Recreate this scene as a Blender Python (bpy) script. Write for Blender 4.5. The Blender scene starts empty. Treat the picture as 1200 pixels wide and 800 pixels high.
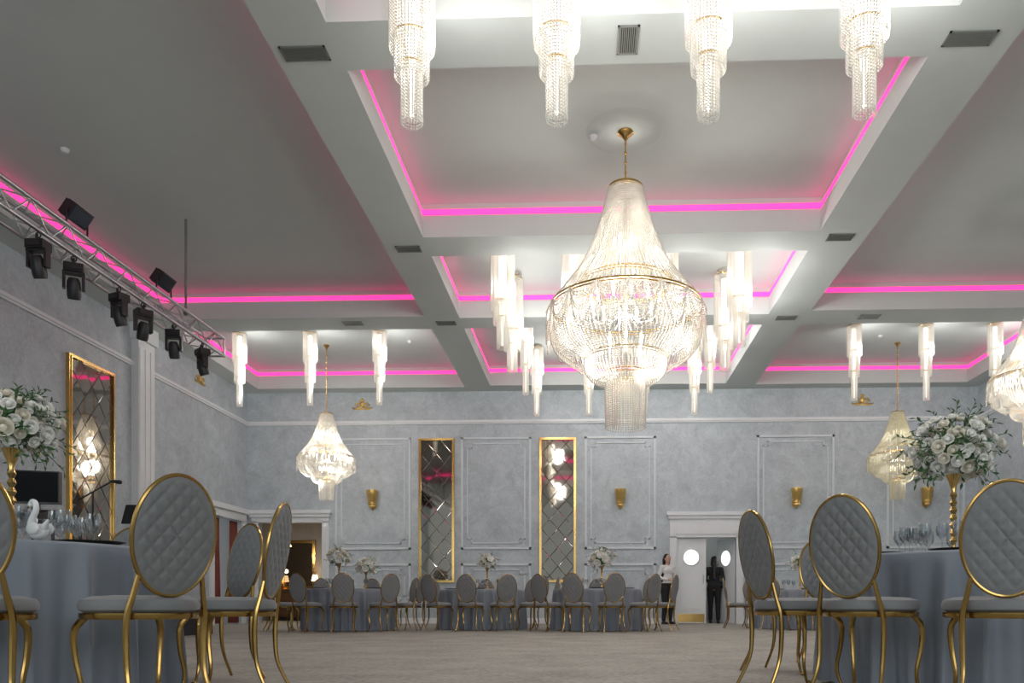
import bpy, bmesh, math, random
from math import sin, cos, pi, radians, sqrt
from mathutils import Vector, Matrix
R = random.Random(7)
SC = bpy.context.scene
COL = SC.collection

# ------------------------------------------------------------------ materials
def M(name, col, rough=.5, metal=0., emis=None, es=0., noise=None, bump=None, spec=None, sheen=0.):
    m = bpy.data.materials.new(name); m.use_nodes = True
    nt = m.node_tree; b = nt.nodes['Principled BSDF']
    b.inputs['Base Color'].default_value = (*col, 1)
    b.inputs['Roughness'].default_value = rough
    b.inputs['Metallic'].default_value = metal
    if spec is not None: b.inputs['Specular IOR Level'].default_value = spec
    if sheen: b.inputs['Sheen Weight'].default_value = sheen
    if emis:
        b.inputs['Emission Color'].default_value = (*emis, 1)
        b.inputs['Emission Strength'].default_value = es
    tc = nt.nodes.new('ShaderNodeTexCoord')
    if noise is None: noise = (6., .05)
    n = nt.nodes.new('ShaderNodeTexNoise'); n.inputs['Scale'].default_value = noise[0]
    n.inputs['Detail'].default_value = 6
    nt.links.new(tc.outputs['Object'], n.inputs['Vector'])
    mx = nt.nodes.new('ShaderNodeMix'); mx.data_type = 'RGBA'
    a = noise[1]
    mx.inputs[6].default_value = (*[max(0, c*(1-a)) for c in col], 1)
    mx.inputs[7].default_value = (*[min(1, c*(1+a)) for c in col], 1)
    nt.links.new(n.outputs['Fac'], mx.inputs[0]); nt.links.new(mx.outputs[2], b.inputs['Base Color'])
    if bump:
        n2 = nt.nodes.new('ShaderNodeTexNoise'); n2.inputs['Scale'].default_value = bump[0]; n2.inputs['Detail'].default_value = 5
        nt.links.new(tc.outputs['Object'], n2.inputs['Vector'])
        bp = nt.nodes.new('ShaderNodeBump'); bp.inputs['Strength'].default_value = bump[1]; bp.inputs['Distance'].default_value = .01
        nt.links.new(n2.outputs['Fac'], bp.inputs['Height']); nt.links.new(bp.outputs['Normal'], b.inputs['Normal'])
    return m

def wall_material():
    m = bpy.data.materials.new('venetian_plaster'); m.use_nodes = True
    nt = m.node_tree; N = nt.nodes; L = nt.links; b = N['Principled BSDF']
    tc = N.new('ShaderNodeTexCoord')
    n1 = N.new('ShaderNodeTexNoise'); n1.inputs['Scale'].default_value = 2.4; n1.inputs['Detail'].default_value = 9; n1.inputs['Roughness'].default_value = .7; n1.inputs['Distortion'].default_value = .8
    n2 = N.new('ShaderNodeTexNoise'); n2.inputs['Scale'].default_value = 15; n2.inputs['Detail'].default_value = 8; n2.inputs['Roughness'].default_value = .75; n2.inputs['Distortion'].default_value = 1.5
    for n in (n1, n2): L.new(tc.outputs['Object'], n.inputs['Vector'])
    ad = N.new('ShaderNodeMath'); ad.operation = 'ADD'
    L.new(n1.outputs['Fac'], ad.inputs[0]); L.new(n2.outputs['Fac'], ad.inputs[1])
    hf = N.new('ShaderNodeMath'); hf.operation = 'MULTIPLY'; hf.inputs[1].default_value = .5
    L.new(ad.outputs[0], hf.inputs[0])
    cr = N.new('ShaderNodeValToRGB')
    cr.color_ramp.elements[0].position = .38; cr.color_ramp.elements[0].color = (.37, .42, .455, 1)
    cr.color_ramp.elements[1].position = .62; cr.color_ramp.elements[1].color = (.59, .655, .695, 1)
    L.new(hf.outputs[0], cr.inputs[0]); L.new(cr.outputs[0], b.inputs['Base Color'])
    b.inputs['Roughness'].default_value = .45
    bp = N.new('ShaderNodeBump'); bp.inputs['Strength'].default_value = .35; bp.inputs['Distance'].default_value = .02
    L.new(n2.outputs['Fac'], bp.inputs['Height']); L.new(bp.outputs['Normal'], b.inputs['Normal'])
    return m

def floor_material():
    m = bpy.data.materials.new('taupe_carpet'); m.use_nodes = True
    nt = m.node_tree; N = nt.nodes; L = nt.links; b = N['Principled BSDF']
    tc = N.new('ShaderNodeTexCoord')
    n1 = N.new('ShaderNodeTexNoise'); n1.inputs['Scale'].default_value = 1.6; n1.inputs['Detail'].default_value = 8; n1.inputs['Roughness'].default_value = .7
    n2 = N.new('ShaderNodeTexNoise'); n2.inputs['Scale'].default_value = 24; n2.inputs['Detail'].default_value = 4
    for n in (n1, n2): L.new(tc.outputs['Object'], n.inputs['Vector'])
    ad = N.new('ShaderNodeMath'); ad.operation = 'ADD'
    L.new(n1.outputs['Fac'], ad.inputs[0]); L.new(n2.outputs['Fac'], ad.inputs[1])
    hf = N.new('ShaderNodeMath'); hf.operation = 'MULTIPLY'; hf.inputs[1].default_value = .5
    L.new(ad.outputs[0], hf.inputs[0])
    cr = N.new('ShaderNodeValToRGB')
    cr.color_ramp.elements[0].position = .38; cr.color_ramp.elements[0].color = (.235, .222, .19, 1)
    cr.color_ramp.elements[1].position = .62; cr.color_ramp.elements[1].color = (.43, .41, .36, 1)
    L.new(hf.outputs[0], cr.inputs[0]); L.new(cr.outputs[0], b.inputs['Base Color'])
    b.inputs['Roughness'].default_value = .75
    return m

def glass_material():
    m = bpy.data.materials.new('thin_clear_glass'); m.use_nodes = True
    nt = m.node_tree; N = nt.nodes; L = nt.links
    N.remove(N['Principled BSDF']); o = N['Material Output']
    t = N.new('ShaderNodeBsdfTransparent'); t.inputs[0].default_value = (.9, .92, .93, 1)
    g = N.new('ShaderNodeBsdfGlossy'); g.inputs['Roughness'].default_value = .03
    lw = N.new('ShaderNodeLayerWeight'); lw.inputs[0].default_value = .45
    mx = N.new('ShaderNodeMixShader')
    L.new(lw.outputs['Facing'], mx.inputs[0]); L.new(t.outputs[0], mx.inputs[1]); L.new(g.outputs[0], mx.inputs[2])
    L.new(mx.outputs[0], o.inputs['Surface'])
    return m

WALL = wall_material(); FLOOR = floor_material(); GLASS = glass_material()
CEIL = M('ceiling_paint', (.59, .63, .62), .7, noise=(3, .03))
WHITE = M('white_trim_paint', (.76, .79, .81), .45)
WMOULD = M('pale_moulding_paint', (.67, .72, .75), .5)
GOLD = M('polished_gold', (.72, .48, .17), .2, 1., noise=(12, .08))
CGOLD = M('chair_gold_metal', (.42, .27, .09), .2, 1., noise=(12, .1))
DGOLD = M('antique_gold', (.72, .50, .17), .4, .9, noise=(20, .15))
MIRROR = M('bronze_mirror_glass', (.29, .265, .23), .04, 1., noise=(3, .12))
CRYSTAL = M('glowing_crystal_beads', (.84, .79, .69), .16, .7, (1., .90, .74), .11, noise=(14, .4), spec=.9)  # weak emission puts lamp glow into the beads, which are no lamps
CRYSTALW = M('strong_glow_crystal_beads', (.84, .80, .71), .14, .7, (1., .92, .77), .17, noise=(14, .4), spec=.9)  # same beads with a stronger painted-in glow, for the pendants
CRYSTALD = M('faint_glow_crystal_beads', (.82, .74, .55), .2, .5, (1., .86, .6), .05, noise=(14, .4), spec=.9)  # dim bead copy with a fainter glow put in, for the barely lit chandelier
BULB = M('warm_bulb', (1, .9, .7), .4, 0., (1., .86, .64), 8)
BULBD = M('dim_bulb', (.9, .8, .6), .3, 0., (1., .84, .60), .7)
CORE = M('lamp_core_glow', (1, .95, .85), .4, 0., (1., .93, .82), 1.2)
PINK = M('pink_led', (1, .1, .5), .4, 0., (1., .032, .235), 1.45)
FABRIC = M('grey_quilted_fabric', (.19, .192, .198), .65, bump=(250, .15), sheen=.2)
CLOTH = M('blue_grey_tablecloth', (.225, .25, .295), .55, noise=(4, .08), bump=(300, .1), sheen=.2)
BLACK = M('black_plastic', (.012, .012, .014), .4)
DARK = M('dark_stage_cover', (.02, .02, .025), .7)
SILVER = M('aluminium_tube', (.62, .63, .65), .3, 1.)
CHROME = M('chrome_metal', (.7, .7, .7), .12, 1.)
LENS = M('lamp_lens', (.05, .06, .08), .05, .3)
PETAL = M('white_petals', (.90, .89, .84), .6, noise=(30, .06))
PETALC = M('cream_petals', (.86, .81, .70), .6, noise=(30, .08))
LEAF = M('green_leaves', (.055, .13, .04), .5, noise=(15, .4))
CURTAIN = M('burgundy_curtain', (.24, .06, .045), .8, noise=(6, .2))
SKIN = M('skin', (.58, .36, .26), .5)
HAIR = M('dark_hair', (.012, .009, .008), .45)
SHIRTW = M('white_blouse', (.75, .75, .76), .8)
CLBLACK = M('black_clothing', (.012, .012, .015), .8)
PORC = M('white_porcelain', (.8, .8, .8), .2)
CHARGER = M('dark_charger_plate', (.05, .045, .04), .2, .4)
NAPKIN = M('white_card', (.75, .75, .75), .8)
SCREEN = M('dark_screen', (.01, .012, .015), .6, spec=.1)
WARMROOM = M('beige_lounge_wall', (.34, .32, .30), .6, noise=(3, .2))
CORRW = M('corridor_wall_paint', (.55, .56, .56), .7)
DAY = M('daylit_glazing', (.9, .95, 1), .4, 0., (.9, .95, 1.), 1.6)
WARML = M('warm_lamp_glow', (1, .7, .35), .4, 0., (1., .75, .42), 2.2)
WOOD = M('walnut_wood', (.10, .055, .03), .4, noise=(8, .4))
GRILLE = M('grey_vent_metal', (.20, .21, .20), .5, .3)
VENTSHADE = M('vent_shade_black', (.01, .01, .01), .9)  # painted black for the shade inside the vents

# ------------------------------------------------------------------ mesh builder
def orth(d):
    d = d.normalized()
    a = Vector((0, 0, 1)) if abs(d.z) < .9 else Vector((1, 0, 0))
    u = d.cross(a).normalized(); v = d.cross(u).normalized()
    return u, v

class MB:
    def __init__(s): s.v = []; s.f = []; s.m = []
    def add(s, vs, fs, mi=0):
        o = len(s.v); s.v.extend([tuple(p) for p in vs])
        s.f.extend([tuple(o+i for i in f) for f in fs]); s.m.extend([mi]*len(fs)); return s
    def box(s, x0, y0, z0, x1, y1, z1, mi=0, X=None):
        vs = [Vector(p) for p in ((x0,y0,z0),(x1,y0,z0),(x1,y1,z0),(x0,y1,z0),(x0,y0,z1),(x1,y0,z1),(x1,y1,z1),(x0,y1,z1))]
        if X: vs = [X @ p for p in vs]
        return s.add(vs, [(0,3,2,1),(4,5,6,7),(0,1,5,4),(1,2,6,5),(2,3,7,6),(3,0,4,7)], mi)
    def lathe(s, prof, n=24, c=(0,0,0), mi=0, X=None, half=False, mod=None):
        vs = []; fs = []
        for (r, z) in prof:
            for i in range(n):
                a = 2*pi*i/n
                rr = max(r, 1e-4) * (mod(a) if mod else 1)
                p = Vector((rr*cos(a), rr*sin(a), z))
                if X: p = X @ p
                vs.append(p + Vector(c))
        for k in range(len(prof)-1):
            for i in range(n):
                j = (i+1) % n
                fs.append((k*n+i, k*n+j, (k+1)*n+j, (k+1)*n+i))
        fs.append(tuple(range(n))[::-1]); fs.append(tuple((len(prof)-1)*n+i for i in range(n)))
        return s.add(vs, fs, mi)
    def tube(s, path, r, n=8, closed=False, mi=0, flat=1.):
        P = [Vector(p) for p in path]; K = len(P)
        rs = r if isinstance(r, (list, tuple)) else [r]*K
        vs = []; fs = []; u = None
        for k in range(K):
            if closed: d = P[(k+1) % K]-P[k-1]
            else: d = P[min(k+1, K-1)]-P[max(k-1, 0)]
            d = d.normalized()
            if u is None: u, v = orth(d)
            else:
                u = (u - d*u.dot(d)).normalized(); v = d.cross(u)
            for i in range(n):
                a = 2*pi*i/n
                vs.append(P[k] + u*cos(a)*rs[k] + v*sin(a)*rs[k]*flat)
        for k in range(K if closed else K-1):
            k2 = (k+1) % K
            for i in range(n):
                j = (i+1) % n
                fs.append((k*n+i, k*n+j, k2*n+j, k2*n+i))
        if not closed:
            fs.append(tuple(range(n))[::-1]); fs.append(tuple((K-1)*n+i for i in range(n)))
        return s.add(vs, fs, mi)
    def ell(s, c, rx, ry, rz, nu=14, nv=9, mi=0, X=None):
        vs = [Vector((0, 0, -rz))]; fs = []
        for k in range(1, nv):
            t = -pi/2 + pi*k/nv
            for i in range(nu):
                a = 2*pi*i/nu; vs.append(Vector((rx*cos(t)*cos(a), ry*cos(t)*sin(a), rz*sin(t))))
        vs.append(Vector((0, 0, rz)))
        for i in range(nu):
            j = (i+1) % nu
            fs.append((0, 1+j, 1+i))
            for k in range(nv-2): fs.append((1+k*nu+i, 1+k*nu+j, 1+(k+1)*nu+j, 1+(k+1)*nu+i))
            fs.append((1+(nv-2)*nu+i, 1+(nv-2)*nu+j, len(vs)-1))
        if X: vs = [X @ p for p in vs]
        return s.add([p+Vector(c) for p in vs], fs, mi)
    def caps(s, p0, p1, r0, r1, n=12, mi=0):
        p0 = Vector(p0); p1 = Vector(p1); d = p1-p0; l = d.length; d.normalize()
        path = []; rs = []
        for t in (-.98, -.8, -.45, 0):
            path.append(p0+d*r0*t); rs.append(r0*sqrt(1-t*t))
        for t in (0, .45, .8, .98):
            path.append(p1+d*r1*t); rs.append(r1*sqrt(1-t*t))
        return s.tube(path, rs, n, mi=mi)
    def beads(s, pts, r, mi=0):
        for p in pts:
            x, y, z = p
            s.add([(x+r,y,z),(x-r,y,z),(x,y+r,z),(x,y-r,z),(x,y,z+r*1.2),(x,y,z-r*1.2)],
                  [(0,2,4),(2,1,4),(1,3,4),(3,0,4),(2,0,5),(1,2,5),(3,1,5),(0,3,5)], mi)
        return s
    def mesh(s, name, mats, smooth=True, fix=True):
        me = bpy.data.meshes.new(name); me.from_pydata(s.v, [], s.f)
        for m in mats: me.materials.append(m)
        me.polygons.foreach_set('material_index', s.m)
        if fix:
            bm = bmesh.new(); bm.from_mesh(me); bmesh.ops.recalc_face_normals(bm, faces=bm.faces); bm.to_mesh(me); bm.free()
        if smooth:
            me.polygons.foreach_set('use_smooth', [True]*len(me.polygons))
            me.set_sharp_from_angle(angle=radians(38))
        me.update(); return me
    def obj(s, name, mats, parent=None, smooth=True, fix=True, loc=None):
        if not isinstance(mats, (list, tuple)): mats = [mats]
        o = bpy.data.objects.new(name, s.mesh(name, mats, smooth, fix)); COL.objects.link(o)
        if parent: o.parent = parent
        if loc: o.location = loc
        return o

def tag(o, label, cat, group=None, kind=None):
    o['label'] = label; o['category'] = cat
    if group: o['group'] = group
    if kind: o['kind'] = kind
    return o
def struct(o, label, cat):
    return tag(o, label, cat, kind='structure')
def empty(name, loc=(0,0,0), rz=0.):
    o = bpy.data.objects.new(name, None); o.empty_display_size = .1; o.location = loc; o.rotation_euler[2] = rz; COL.objects.link(o); return o
def child(me, name, parent, loc=(0,0,0), rot=(0,0,0), sc=None):
    o = bpy.data.objects.new(name, me); COL.objects.link(o); o.parent = parent; o.location = loc; o.rotation_euler = rot
    if sc: o.scale = sc if isinstance(sc, tuple) else (sc,)*3
    return o
def dup(root, loc=None, rz=None, label=None):
    def rec(o, par):
        n = o.copy(); COL.objects.link(n)
        if par is not None: n.parent = par
        for c in list(o.children): rec(c, n)
        return n
    n = rec(root, None)
    if loc is not None: n.location = loc
    if rz is not None: n.rotation_euler[2] = rz
    if label: n['label'] = label
    return n
def plight(parent, loc, W, col=(1, .95, .88), rad=.12):
    l = bpy.data.lights.new('lamp_light', 'POINT'); l.energy = W; l.color = col; l.shadow_soft_size = rad
    o = bpy.data.objects.new('lamp_light', l); COL.objects.link(o); o.parent = parent; o.location = loc; return o

def smooth_path(pts, step):
    P = [Vector(p) for p in pts]; out = []
    Q = [P[0]*2-P[1]] + P + [P[-1]*2-P[-2]]
    fine = []
    for i in range(1, len(Q)-2):
        for k in range(14):
            t = k/14; a, b, c, d = Q[i-1], Q[i], Q[i+1], Q[i+2]
            fine.append(.5*((2*b)+(c-a)*t+(2*a-5*b+4*c-d)*t*t+(3*b-a-3*c+d)*t**3))
    fine.append(P[-1])
    out = [fine[0]]; acc = 0
    for i in range(1, len(fine)):
        seg = (fine[i]-fine[i-1]).length
        if seg < 1e-9: continue
        pos = step-acc
        while pos <= seg:
            out.append(fine[i-1].lerp(fine[i], pos/seg)); pos += step
        acc = seg-(pos-step)
    return out

# ------------------------------------------------------------------ room shell
XL, XR, YB, YF = -8.5, 9.35, 19.5, -4.0
ZB, ZF, ZT = 5.71, 6.01, 6.20
coffers = [(-2.37,3.24,3.6,7.09),(-2.37,3.24,7.74,11.3),(-2.37,3.24,11.92,14.5),(-2.37,3.24,15.05,19.0),
           (-7.85,-3.0,4.5,14.4),(-8.05,-3.0,15.05,19.1),(3.95,8.8,4.5,14.35),(3.95,8.9,15.05,19.1)]
def grid_layer(mb, holes, z0, z1, bottom, top):
    xs = sorted({XL, XR, *[h[0] for h in holes], *[h[1] for h in holes]})
    ys = sorted({YF, YB, *[h[2] for h in holes], *[h[3] for h in holes]})
    def solid(i, j):
        if i < 0 or j < 0 or i >= len(xs)-1 or j >= len(ys)-1: return True
        cx = (xs[i]+xs[i+1])/2; cy = (ys[j]+ys[j+1])/2
        return not any(h[0] < cx < h[1] and h[2] < cy < h[3] for h in holes)
    for i in range(len(xs)-1):
        for j in range(len(ys)-1):
            x0, x1, y0, y1 = xs[i], xs[i+1], ys[j], ys[j+1]
            if solid(i, j):
                if bottom: mb.add([(x0,y0,z0),(x0,y1,z0),(x1,y1,z0),(x1,y0,z0)], [(0,1,2,3)])
                if top: mb.add([(x0,y0,z1),(x1,y0,z1),(x1,y1,z1),(x0,y1,z1)], [(0,1,2,3)])
            else:
                if solid(i-1, j): mb.add([(x0,y0,z0),(x0,y1,z0),(x0,y1,z1),(x0,y0,z1)], [(0,1,2,3)])
                if solid(i+1, j): mb.add([(x1,y0,z0),(x1,y0,z1),(x1,y1,z1),(x1,y1,z0)], [(0,1,2,3)])
                if solid(i, j-1): mb.add([(x0,y0,z0),(x0,y0,z1),(x1,y0,z1),(x1,y0,z0)], [(0,1,2,3)])
                if solid(i, j+1): mb.add([(x0,y1,z0),(x1,y1,z0),(x1,y1,z1),(x0,y1,z1)], [(0,1,2,3)])
RC = .035
c = MB(); grid_layer(c, coffers, ZB, ZF, True, True)
grid_layer(c, [(a-RC, b+RC, d-RC, e+RC) for a, b, d, e in coffers], ZF, ZT, False, False)
c.box(XL, YF, ZT, XR, YB, ZT+.15)
struct(c.obj('ceiling', CEIL, smooth=False, fix=False), 'pale grey coffered ceiling with deep beams and recessed panels', 'ceiling')
for i, (x0, x1, y0, y1) in enumerate(coffers):
    a, b, d, e = x0-RC, x1+RC, y0-RC, y1+RC; z0, z1, t = ZF+.03, ZF+.105, .02
    m = MB(); m.box(a, d, z0, a+t, e, z1); m.box(b-t, d, z0, b, e, z1); m.box(a+t, d, z0, b-t, d+t, z1); m.box(a+t, e-t, z0, b-t, e, z1)
    tag(m.obj('led_strip', PINK, smooth=False), 'glowing pink light strip around the ceiling coffer', 'led strip', 'pink cove light strips')

m = MB(); m.box(XL-3.2, YF, -.1, XR+.2, YB+4.2, 0)
struct(m.obj('floor', FLOOR, smooth=False), 'mottled taupe carpeted ballroom floor', 'floor')

T = .2
m = MB(); H = ZB+.02
m.box(XL-T, YB, 0, -8.2, YB+T, H); m.box(-8.2, YB, 2.5, -6.6, YB+T, H); m.box(-6.6, YB, 0, 2.13, YB+T, H)
m.box(2.13, YB, 2.1, 3.57, YB+T, H); m.box(3.57, YB, 0, XR+T, YB+T, H)
struct(m.obj('wall_back', WALL, smooth=False), 'grey-blue venetian plaster wall with moulded panels', 'wall')
m = MB(); m.box(XL-T, YF, 0, XL, 17.7, H); m.box(XL-T, 17.7, 2.5, XL, 19.2, H); m.box(XL-T, 19.2, 0, XL, YB, H)
struct(m.obj('wall_left', WALL, smooth=False), 'grey-blue plaster side wall behind the stage', 'wall')
m = MB(); m.box(XR, YF, 0, XR+T, YB, H)
struct(m.obj('wall_right', WALL, smooth=False), 'grey-blue plaster side wall', 'wall')

def trimobj(mb, name, mat, label, cat='trim'):
    return struct(mb.obj(name, mat, smooth=False), label, cat)
m = MB()
for (z0, z1, p) in ((4.90, 4.935, .035), (4.935, 4.985, .06), (4.985, 5.0, .04)):
    m.box(XL, YB-p, z0, XR, YB, z1)
trimobj(m, 'trim_1', WHITE, 'pale moulded picture rail on the end wall')
m = MB()
for (z0, z1, p) in ((4.90, 4.935, .035), (4.935, 4.985, .06), (4.985, 5.0, .04)):
    m.box(XL, YF, z0, XL+p, YB-.06, z1)
trimobj(m, 'trim_2', WHITE, 'pale moulded picture rail on the stage side wall')
m = MB()
for (z0, z1, p) in ((4.90, 4.935, .035), (4.935, 4.985, .06), (4.985, 5.0, .04)):
    m.box(XR-p, YF, z0, XR, YB-.06, z1)
trimobj(m, 'trim_3', WHITE, 'pale moulded picture rail on the side wall')
m = MB(); m.box(-6.45, YB-.025, 0, 1.95, YB, .14); m.box(3.78, YB-.025, 0, XR, YB, .14)
trimobj(m, 'baseboard_back', WHITE, 'white baseboard along the end wall', 'baseboard')
m = MB(); m.box(XL, YF, 0, XL+.025, 17.5, .14)
trimobj(m, 'baseboard_left', WHITE, 'white baseboard along the side wall', 'baseboard')
m = MB(); m.box(XR-.025, YF, 0, XR, YB-.03, .14)
trimobj(m, 'baseboard_right', WHITE, 'white baseboard along the side wall', 'baseboard')

tn = [4]
def strip_loop(mb, pts, w, d, y):
    K = len(pts)
    for i in range(K):
        (x0, z0), (x1, z1) = pts[i], pts[(i+1) % K]
        a, b = min(x0, x1)-w/2, max(x0, x1)+w/2; e, f = min(z0, z1)-w/2, max(z0, z1)+w/2
        mb.box(a, y-d, e, b, y, f)
def notched(x0, x1, z0, z1, k):
    if k <= 0: return [(x0,z0),(x1,z0),(x1,z1),(x0,z1)]
    return [(x0+k,z0),(x1-k,z0),(x1-k,z0+k),(x1,z0+k),(x1,z1-k),(x1-k,z1-k),(x1-k,z1),(x0+k,z1),(x0+k,z1-k),(x0,z1-k),(x0,z0+k),(x0+k,z0+k)]
def wall_frame(x0, x1, z0, z1, inner=True):
    mb = MB(); strip_loop(mb, notched(x0, x1, z0, z1, 0), .05, .03, YB)
    if inner: strip_loop(mb, notched(x0+.13, x1-.13, z0+.13, z1-.13, .1), .028, .018, YB)
    trimobj(mb, 'trim_%d' % tn[0], WMOULD, 'pale raised rectangular wall moulding frame'); tn[0] += 1
for (x0, x1) in ((-6.25,-4.42),(-3.12,-1.45),(-.08,1.6),(4.1,5.9),(7.2,9.0)):
    wall_frame(x0, x1, 1.85, 4.55); wall_frame(x0, x1, .45, 1.45)

def pilaster(X, sgn, y0, y1, name):
    mb = MB(); d = .14
    a, b = (X, X+sgn*d) if sgn > 0 else (X+sgn*d, X)
    mb.box(a, y0, 0, b, y1, ZB)
    for k in range(3):
        yc = y0+(y1-y0)*(k+.5)/3
        xx = X+sgn*(d+.012)
        mb.box(min(xx, X), yc-.065, .5, max(xx, X), yc+.065, ZB-.45)
    mb.box(min(X, X+sgn*.19), y0-.05, 0, max(X, X+sgn*.19), y1+.05, .35)
    mb.box(min(X, X+sgn*.19), y0-.05, ZB-.3, max(X, X+sgn*.19), y1+.05, ZB)
    trimobj(mb, name, WHITE, 'pale panelled pilaster rising to the ceiling beam', 'pilaster')
pilaster(XL, 1, 14.5, 15.05, 'trim_20'); pilaster(XR, -1, 14.5, 15.05, 'trim_21')

def door_case(x0, x1, h, top, name):
    mb = MB(); w = .17
    for a in (x0-w, x1):
        mb.box(a, YB-.05, 0, a+w, YB, h+.02)
        mb.box(a+.04, YB-.07, .25, a+w-.04, YB-.05, h-.1)
        mb.box(a-.01, YB-.08, 0, a+w+.01, YB, .2)
    mb.box(x0-w, YB-.05, h, x1+w, YB, top-.15)
    if top-h > .4: mb.box(x0-.02, YB-.07, h+.08, x1+.02, YB-.05, top-.25)
    mb.box(x0-w-.04, YB-.10, top-.17, x1+w+.04, YB, top-.09)
    mb.box(x0-w-.08, YB-.14, top-.09, x1+w+.08, YB, top)
    trimobj(mb, name, WHITE, 'white moulded door surround with cornice', 'door frame')
door_case(2.13, 3.57, 2.1, 2.72, 'trim_22'); door_case(-8.2, -6.6, 2.5, 2.8, 'trim_23')
mb = MB(); w = .17
for a in (17.7-w, 19.2):
    mb.box(XL, a, 0, XL+.05, a+w, 2.52)
mb.box(XL, 17.7-w, 2.5, XL+.05, 19.2+w, 2.68); mb.box(XL, 17.6-w, 2.68, XL+.13, YB, 2.8)
trimobj(mb, 'trim_24', WHITE, 'white moulded surround of the curtained opening', 'door frame')

GLOWG = M('self_glowing_frosted_glass', (.9, .95, .95), .3, 0., (.9, 1., .97), 1.0)  # emission gives the porthole panes a glow of their own
def door_leaf(name, w, flip):
    root = empty(name)
    b = MB(); h = 2.08; t = .045; cx, cz, r = w/2, 1.62, .19
    n = 32
    inner = [(cx+r*cos(2*pi*i/n+pi/4), cz+r*sin(2*pi*i/n+pi/4)) for i in range(n)]
    sq = .26
    b.box(0, -t, .01, w, 0, cz-sq); b.box(0, -t, cz+sq, w, 0, h); b.box(0, -t, cz-sq, cx-sq, 0, cz+sq); b.box(cx+sq, -t, cz-sq, w, 0, cz+sq)
    for y in (-t, 0):
        vs = []
        for i in range(n):
            a = 2*pi*i/n+pi/4; k = sq/max(abs(cos(a)), abs(sin(a)))
            vs.append((cx+k*cos(a), y, cz+k*sin(a)))
        for p in inner: vs.append((p[0], y, p[1]))
        b.add(vs, [(i, (i+1) % n, n+(i+1) % n, n+i) for i in range(n)])
    vs = [(p[0], -t, p[1]) for p in inner]+[(p[0], 0, p[1]) for p in inner]
    b.add(vs, [(i, (i+1) % n, n+(i+1) % n, n+i) for i in range(n)])
    b.box(.1, -t-.012, .35, w-.1, -t, 1.1)
    b.obj('door_panel', WHITE, root, smooth=False)
    g = MB(); g.tube([(cx+(r+.01)*cos(2*pi*i/32), -t-.005, cz+(r+.01)*sin(2*pi*i/32)) for i in range(32)], .018, 6, True); g.obj('porthole_rim', WHITE, root)
    g = MB(); g.lathe([(r, -.004), (r, .004)], 32, X=Matrix.Translation((cx, -t/2, cz)) @ Matrix.Rotation(pi/2, 4, 'X')); g.obj('porthole_glass', GLOWG, root)
    g = MB(); g.box(.04, -t-.006, .04, w-.04, -t, .24); g.obj('kick_plate', GOLD, root, smooth=False)
    g = MB(); hx = w-.07 if not flip else .07
    g.tube([(hx, -t, .98), (hx, -t-.05, 1.0), (hx, -t-.05, 1.18), (hx, -t, 1.2)], .01); g.obj('door_handle', CHROME, root)
    return root
d1 = door_leaf('door_1', .72, False); d1.location = (2.13, YB+.1, 0); struct(d1, 'white swing door with round porthole window and brass kick plate', 'door')
d2 = door_leaf('door_2', .70, False); d2.location = (3.56, YB+.16, 0); d2.rotation_euler[2] = pi-radians(62); struct(d2, 'white swing door standing open with round porthole', 'door')

m = MB(); m.box(1.2, 22.5, 0, 4.6, 22.6, 2.9); m.box(1.1, YB+T, 0, 1.2, 22.6, 2.9); m.box(4.6, YB+T, 0, 4.7, 22.6, 2.9); m.box(1.1, YB+T, 2.9, 4.7, 22.6, 3.0)
struct(m.obj('wall_corridor', CORRW, smooth=False), 'pale service corridor beyond the swing doors', 'wall')
m = MB(); m.box(-11.2, 22.9, 0, -5.2, 23.0, 3.2); m.box(-5.3, YB+T, 0, -5.2, 22.9, 3.2); m.box(-11.3, YB+T, 0, -11.2, 23.0, 3.2); m.box(-11.3, YB+T, 3.2, -5.2, 23.0, 3.3); m.box(-11.3, YB+.06, 0, XL-T, YB+T, 3.2)
struct(m.obj('wall_lounge', WARMROOM, smooth=False), 'dim beige walls of the adjoining lounge', 'wall')
lr = empty('corridor_lamp', (3.0, 21.3, 2.89)); g = MB(); g.lathe([(.0,0),(.16,0),(.15,-.05),(0,-.06)], 20); g.obj('lamp_shade', CORE, lr); plight(lr, (0,0,-.15), 10, (.95,1,1)); tag(lr, 'round white ceiling lamp in the service corridor', 'ceiling lamp')
sh = empty('sideboard', (-8.4, 22.6, 0))
g = MB(); g.box(-.7,-.2,.1,.7,.2,.85); g.box(-.74,-.23,.85,.74,.23,.9); g.obj('cabinet_body', WOOD, sh, smooth=False)
for x in (-.66, .58):
    g = MB(); g.box(x,-.18,0,x+.08,.18,.1); g.obj('foot', WOOD, sh, smooth=False)
for x in (-.66, .02):
    g = MB(); g.box(x,-.22,.15,x+.64,-.2,.8); g.obj('cabinet_door', WOOD, sh, smooth=False)
tag(sh, 'walnut sideboard standing below the lounge mirror', 'sideboard')
wm = empty('lounge_mirror', (-8.45, 22.9, 1.0)); g = MB(); g.box(-.42,-.03,0,.42,-.01,1.25); g.obj('mirror_glass', MIRROR, wm, smooth=False)
g = MB(); g.box(-.50,-.06,-.08,-.42,0,1.33); g.box(.42,-.06,-.08,.50,0,1.33); g.box(-.42,-.06,-.08,.42,0,0); g.box(-.42,-.06,1.25,.42,0,1.33); g.obj('mirror_frame', GOLD, wm, smooth=False); tag(wm, 'gold-framed mirror on the lounge wall', 'mirror')
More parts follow.
